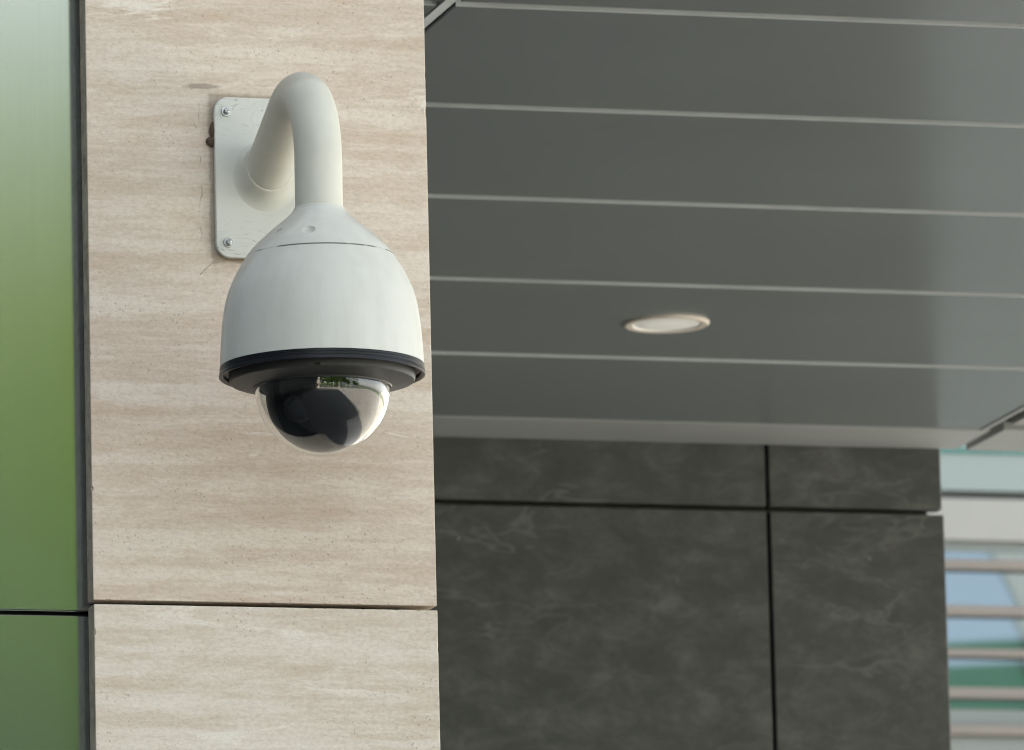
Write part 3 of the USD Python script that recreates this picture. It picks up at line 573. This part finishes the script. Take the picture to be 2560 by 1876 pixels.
M['cap_paint'] = mat('cap_paint', {
    'g': ('geometry', {}), 'sep': ('separate_xyz', {}), 'dz': ('math', {'math_type': 'subtract', 'value2': zp(644)}), 'az': ('math', {'math_type': 'absolute'}),
    'line': ('map_range', {'from_min': 0.0006, 'from_max': 0.0012, 'to_min': 1.0, 'to_max': 0.0, 'clamp': True}),
    'n': ('noise_texture', {'scale': 24.0, 'detail': 2}), 'on': ('map_range', {'from_min': 0.45, 'from_max': 0.52, 'to_min': 0.0, 'to_max': 0.9, 'clamp': True}), 'mk': ('math', {'math_type': 'multiply'}),
    'sm': ('vector_math', {'math_type': 'distance', 'vector2': (XA - 0.052, YA - 0.030, zp(598))}), 'n3': ('noise_texture', {'scale': 180.0, 'detail': 3}),
    'smm': ('math', {'math_type': 'multiply_add', 'value2': 0.011, 'value3': 0.0}), 'sadd': ('math', {'math_type': 'add'}), 'smr': ('map_range', {'from_min': 0.0085, 'from_max': 0.0115, 'to_min': 0.45, 'to_max': 0.0, 'clamp': True}),
    'mmax': ('math', {'math_type': 'maximum'}),
    'mx': ('mix_color', {'a': (0.635, 0.64, 0.595), 'b': (0.10, 0.095, 0.085)}),
    'n2': ('noise_texture', {'scale': 700.0, 'detail': 2}), 'b': ('bump', {'strength': 0.04, 'distance': 0.0005}),
    'ms': ('mapping', {'scale': (55.0, 55.0, 5.0)}), 'nst': ('noise_texture', {'scale': 1.0, 'detail': 5, 'roughness': 0.65}), 'rst': ('rgb_ramp', {'ramp': [(0.34, (0.945, 0.94, 0.93)), (0.52, (0.99, 0.99, 0.988)), (0.66, (1.01, 1.01, 1.01))]}),
    'nd': ('noise_texture', {'scale': 9.0, 'detail': 6, 'roughness': 0.7}), 'rd': ('rgb_ramp', {'ramp': [(0.35, (0.955, 0.95, 0.94)), (0.6, (1.0, 1.0, 1.0))]}),
    'mst': ('mix_color', {'blend_type': 'multiply', 'fac': 1.0, 'use_clamp': False}), 'mst2': ('mix_color', {'blend_type': 'multiply', 'fac': 1.0, 'use_clamp': False}),
    'p': ('principled_bsdf', {'roughness': 0.34})},
    [('g.position', 'ms.vector'), ('ms.vector', 'nst.vector'), ('nst.fac', 'rst.fac'), ('g.position', 'nd.vector'), ('nd.fac', 'rd.fac'), ('mx.result', 'mst.a'), ('rst.color', 'mst.b'), ('mst.result', 'mst2.a'), ('rd.color', 'mst2.b'), ('g.position', 'sep.vector'), ('sep.z', 'dz.value1'), ('dz.value', 'az.value1'), ('az.value', 'line.value'), ('g.position', 'n.vector'), ('n.fac', 'on.value'), ('line.result', 'mk.value1'), ('on.result', 'mk.value2'),
     ('g.position', 'sm.vector1'), ('g.position', 'n3.vector'), ('n3.fac', 'smm.value1'), ('sm.value', 'sadd.value1'), ('smm.value', 'sadd.value2'), ('sadd.value', 'smr.value'), ('mk.value', 'mmax.value1'), ('smr.result', 'mmax.value2'),
     ('mmax.value', 'mx.fac'), ('mst2.result', 'p.base_color'), ('g.position', 'n2.vector'), ('n2.fac', 'b.height'), ('b.normal', 'p.normal')])
capm = to_tri(cap); capm.apply_translation((0, 0, -L[2]))
part('cap', capm, M['cap_paint'], sc, smooth=30)
# bell housing
ys2 = np.array([645, 660, 680, 700, 735, 771, 836, 901, 916.5]); rs2 = np.array([187.2, 196.8, 209.0, 219.0, 233.5, 242.5, 250.8, 254.8, 255.2])
ph = PchipInterpolator(ys2, rs2)
hp = [(rp_(170), zp(644.5)), (rp_(186.9), zp(644.5))] + [(rp_(float(ph(y))), zp(y)) for y in np.concatenate([np.linspace(645, 780, 40), np.linspace(790, 916.5, 24)])] + [(rp_(240), zp(916.5))]
part('housing', at(lathe_solid(hp, 192)), M['cap_paint'], sc, smooth=30)
# black rim: two fine steps and a flared lip, hollow below
rim = prof([(240, 917), (255.4, 917), (256.2, 918), (256.2, 923.2), (255.4, 923.8), (255.4, 924.6), (256.6, 925.4), (256.6, 930), (256.0, 930.6), (256.0, 931.4), (257.4, 932.4), (258.6, 938), (258.4, 941), (256.5, 942.5), (251.0, 942), (247.0, 938), (246.0, 930), (240, 928)])
part('rim', at(lathe_solid(rim, 192)), M['rubber'], sc, smooth=35)
seat = prof([(236, 921), (246.5, 921), (246.5, 926.5), (233.5, 928), (233.0, 946), (232.0, 953.5), (229.5, 956.2), (222, 957.5), (180, 966.5), (174, 968.5), (172.6, 972), (167.0, 972), (160, 962), (160, 921)])
seatm = mani(lathe_solid(seat, 192))
na = math.atan2(view[1], view[0]) - 0.03
nb = bx((-0.0035, -0.004, -0.0032), (0.0035, 0.004, 0.0032)); 
nb.apply_transform(trimesh.transformations.rotation_matrix(na + math.pi / 2, [0, 0, 1])); nb.apply_translation((math.cos(na) * rp_(231), math.sin(na) * rp_(231), zp(955.5)))
sm_ = to_tri(seatm - mani(nb)); sm_.apply_translation((0, 0, -L[2]))
part('dome_seat', sm_, M['plastic'], sc, smooth=30)
# clear bubble
RO, RI = rp_(168.6), rp_(168.6) - 0.0028
dp = [(RO, zp(966.0))] + [(RO * math.cos(a), zp(972) - RO * math.sin(a)) for a in np.radians(np.linspace(0, 90, 48))] + [(RI * math.cos(a), zp(972) - RI * math.sin(a)) for a in np.radians(np.linspace(90, 0, 48))] + [(RI, zp(966.0))]
part('clear_bubble', at(lathe_solid(dp, 192)), M['dome'], sc, smooth=40)
# black turret with its lens band
RT = 0.0625; tc = np.array([0, 0, zp(990) - L[2]])
ball = m3.Manifold.sphere(RT, 120)
slot = m3.Manifold.cube((0.040, 0.2, 0.2), True).translate((0, -0.1 - 0.030, 0.0))
turn = m3.Manifold.cylinder(0.05, 0.0, 0.0, 8)
ta = math.degrees(math.atan2(view[1], view[0])) + 90 - 38
ballm = to_tri((ball - slot).rotate((24, 0, 0)).rotate((0, 0, ta)).translate(tuple(tc)))
tur = part('turret', ballm, M['shroud'], sc, smooth=30)
lensb = m3.Manifold.cylinder(0.022, 0.0155, 0.0155, 48).rotate((90, 0, 0)).translate((0, -0.030, 0)) - m3.Manifold.cylinder(0.03, 0.0125, 0.0125, 48).rotate((90, 0, 0)).translate((0, -0.046, 0))
part('lens_barrel', to_tri(lensb.rotate((24, 0, 0)).rotate((0, 0, ta)).translate(tuple(tc))), M['barrel'], tur, smooth=30)
lens = m3.Manifold.sphere(0.0124, 48).scale((1, 0.4, 1)).translate((0, -0.046, 0))
part('lens', to_tri(lens.rotate((24, 0, 0)).rotate((0, 0, ta)).translate(tuple(tc))), M['lens'], tur, smooth=True)
part('shroud_collar', at(lathe(prof([(163, 962), (158, 966), (150, 975), (143, 985)]), 96)), M['shroud'], sc, smooth=True)
# screws
def screw(x, z, rot):
    w = lathe([(0.0026, 0.0), (0.0056, 0.0), (0.0056, 0.0009), (0.0053, 0.0012), (0.0030, 0.0012)], 40)
    head = mani(lathe_solid([(0.0001, 0.0), (0.0039, 0.0), (0.0039, 0.0022), (0.0034, 0.0032), (0.0022, 0.0040), (0.0001, 0.0043)], 40))
    head = head - m3.Manifold.cube((0.0046, 0.0011, 0.004), True).rotate((0, 0, rot)).translate((0, 0, 0.0045)) - m3.Manifold.cube((0.0011, 0.0046, 0.004), True).rotate((0, 0, rot)).translate((0, 0, 0.0045))
    hm = to_tri(head); hm.apply_translation((0, 0, 0.0011))
    for m in (w, hm): m.apply_transform(Ry); m.apply_translation((x, YP - 0.0002, z))
    s = part('screw', hm, M['zinc'], sc, smooth=30, world_loc=L)
    part('washer', w, M['zinc'], s, smooth=30, world_loc=L)
for sx in (-1, 1):
    for sz in (-1, 1): screw(XA + sx * 0.0455, ZPL + sz * 0.0760, 20 + 31 * sx + 17 * sz)

# dried mud at the plate's left edge
lump = m3.Manifold.batch_boolean([m3.Manifold.sphere(1, 24).scale((0.006, 0.005, 0.0105)).translate((0.0055, 0, 0.004)), m3.Manifold.sphere(1, 24).scale((0.0062, 0.0045, 0.0055)).translate((0.0015, 0, -0.0085)),
                                  m3.Manifold.sphere(1, 24).scale((0.004, 0.004, 0.005)).translate((0.006, 0, 0.011))], m3.OpType.Add) - m3.Manifold.sphere(0.0016, 16).translate((0.0035, -0.0045, -0.0035))
lm = to_tri(lump.refine_to_length(0.0012)); nv = np.asarray(lm.vertices)
lm.vertices = nv * (1 + 0.22 * (meshkit.fbm(nv * 420, 3)[:, None] - 0.5))
ml = part('mud_lump', lm, M['mud'], smooth=True)
UsdGeom.Xformable(ml).AddTranslateOp().Set(Gf.Vec3d(XA - 0.0592 - 0.0040, YF - 0.0015, EYE + 1.9515))
tag(ml, 'brown lump of dried mud stuck to the stone at the camera plate', 'mud lump')
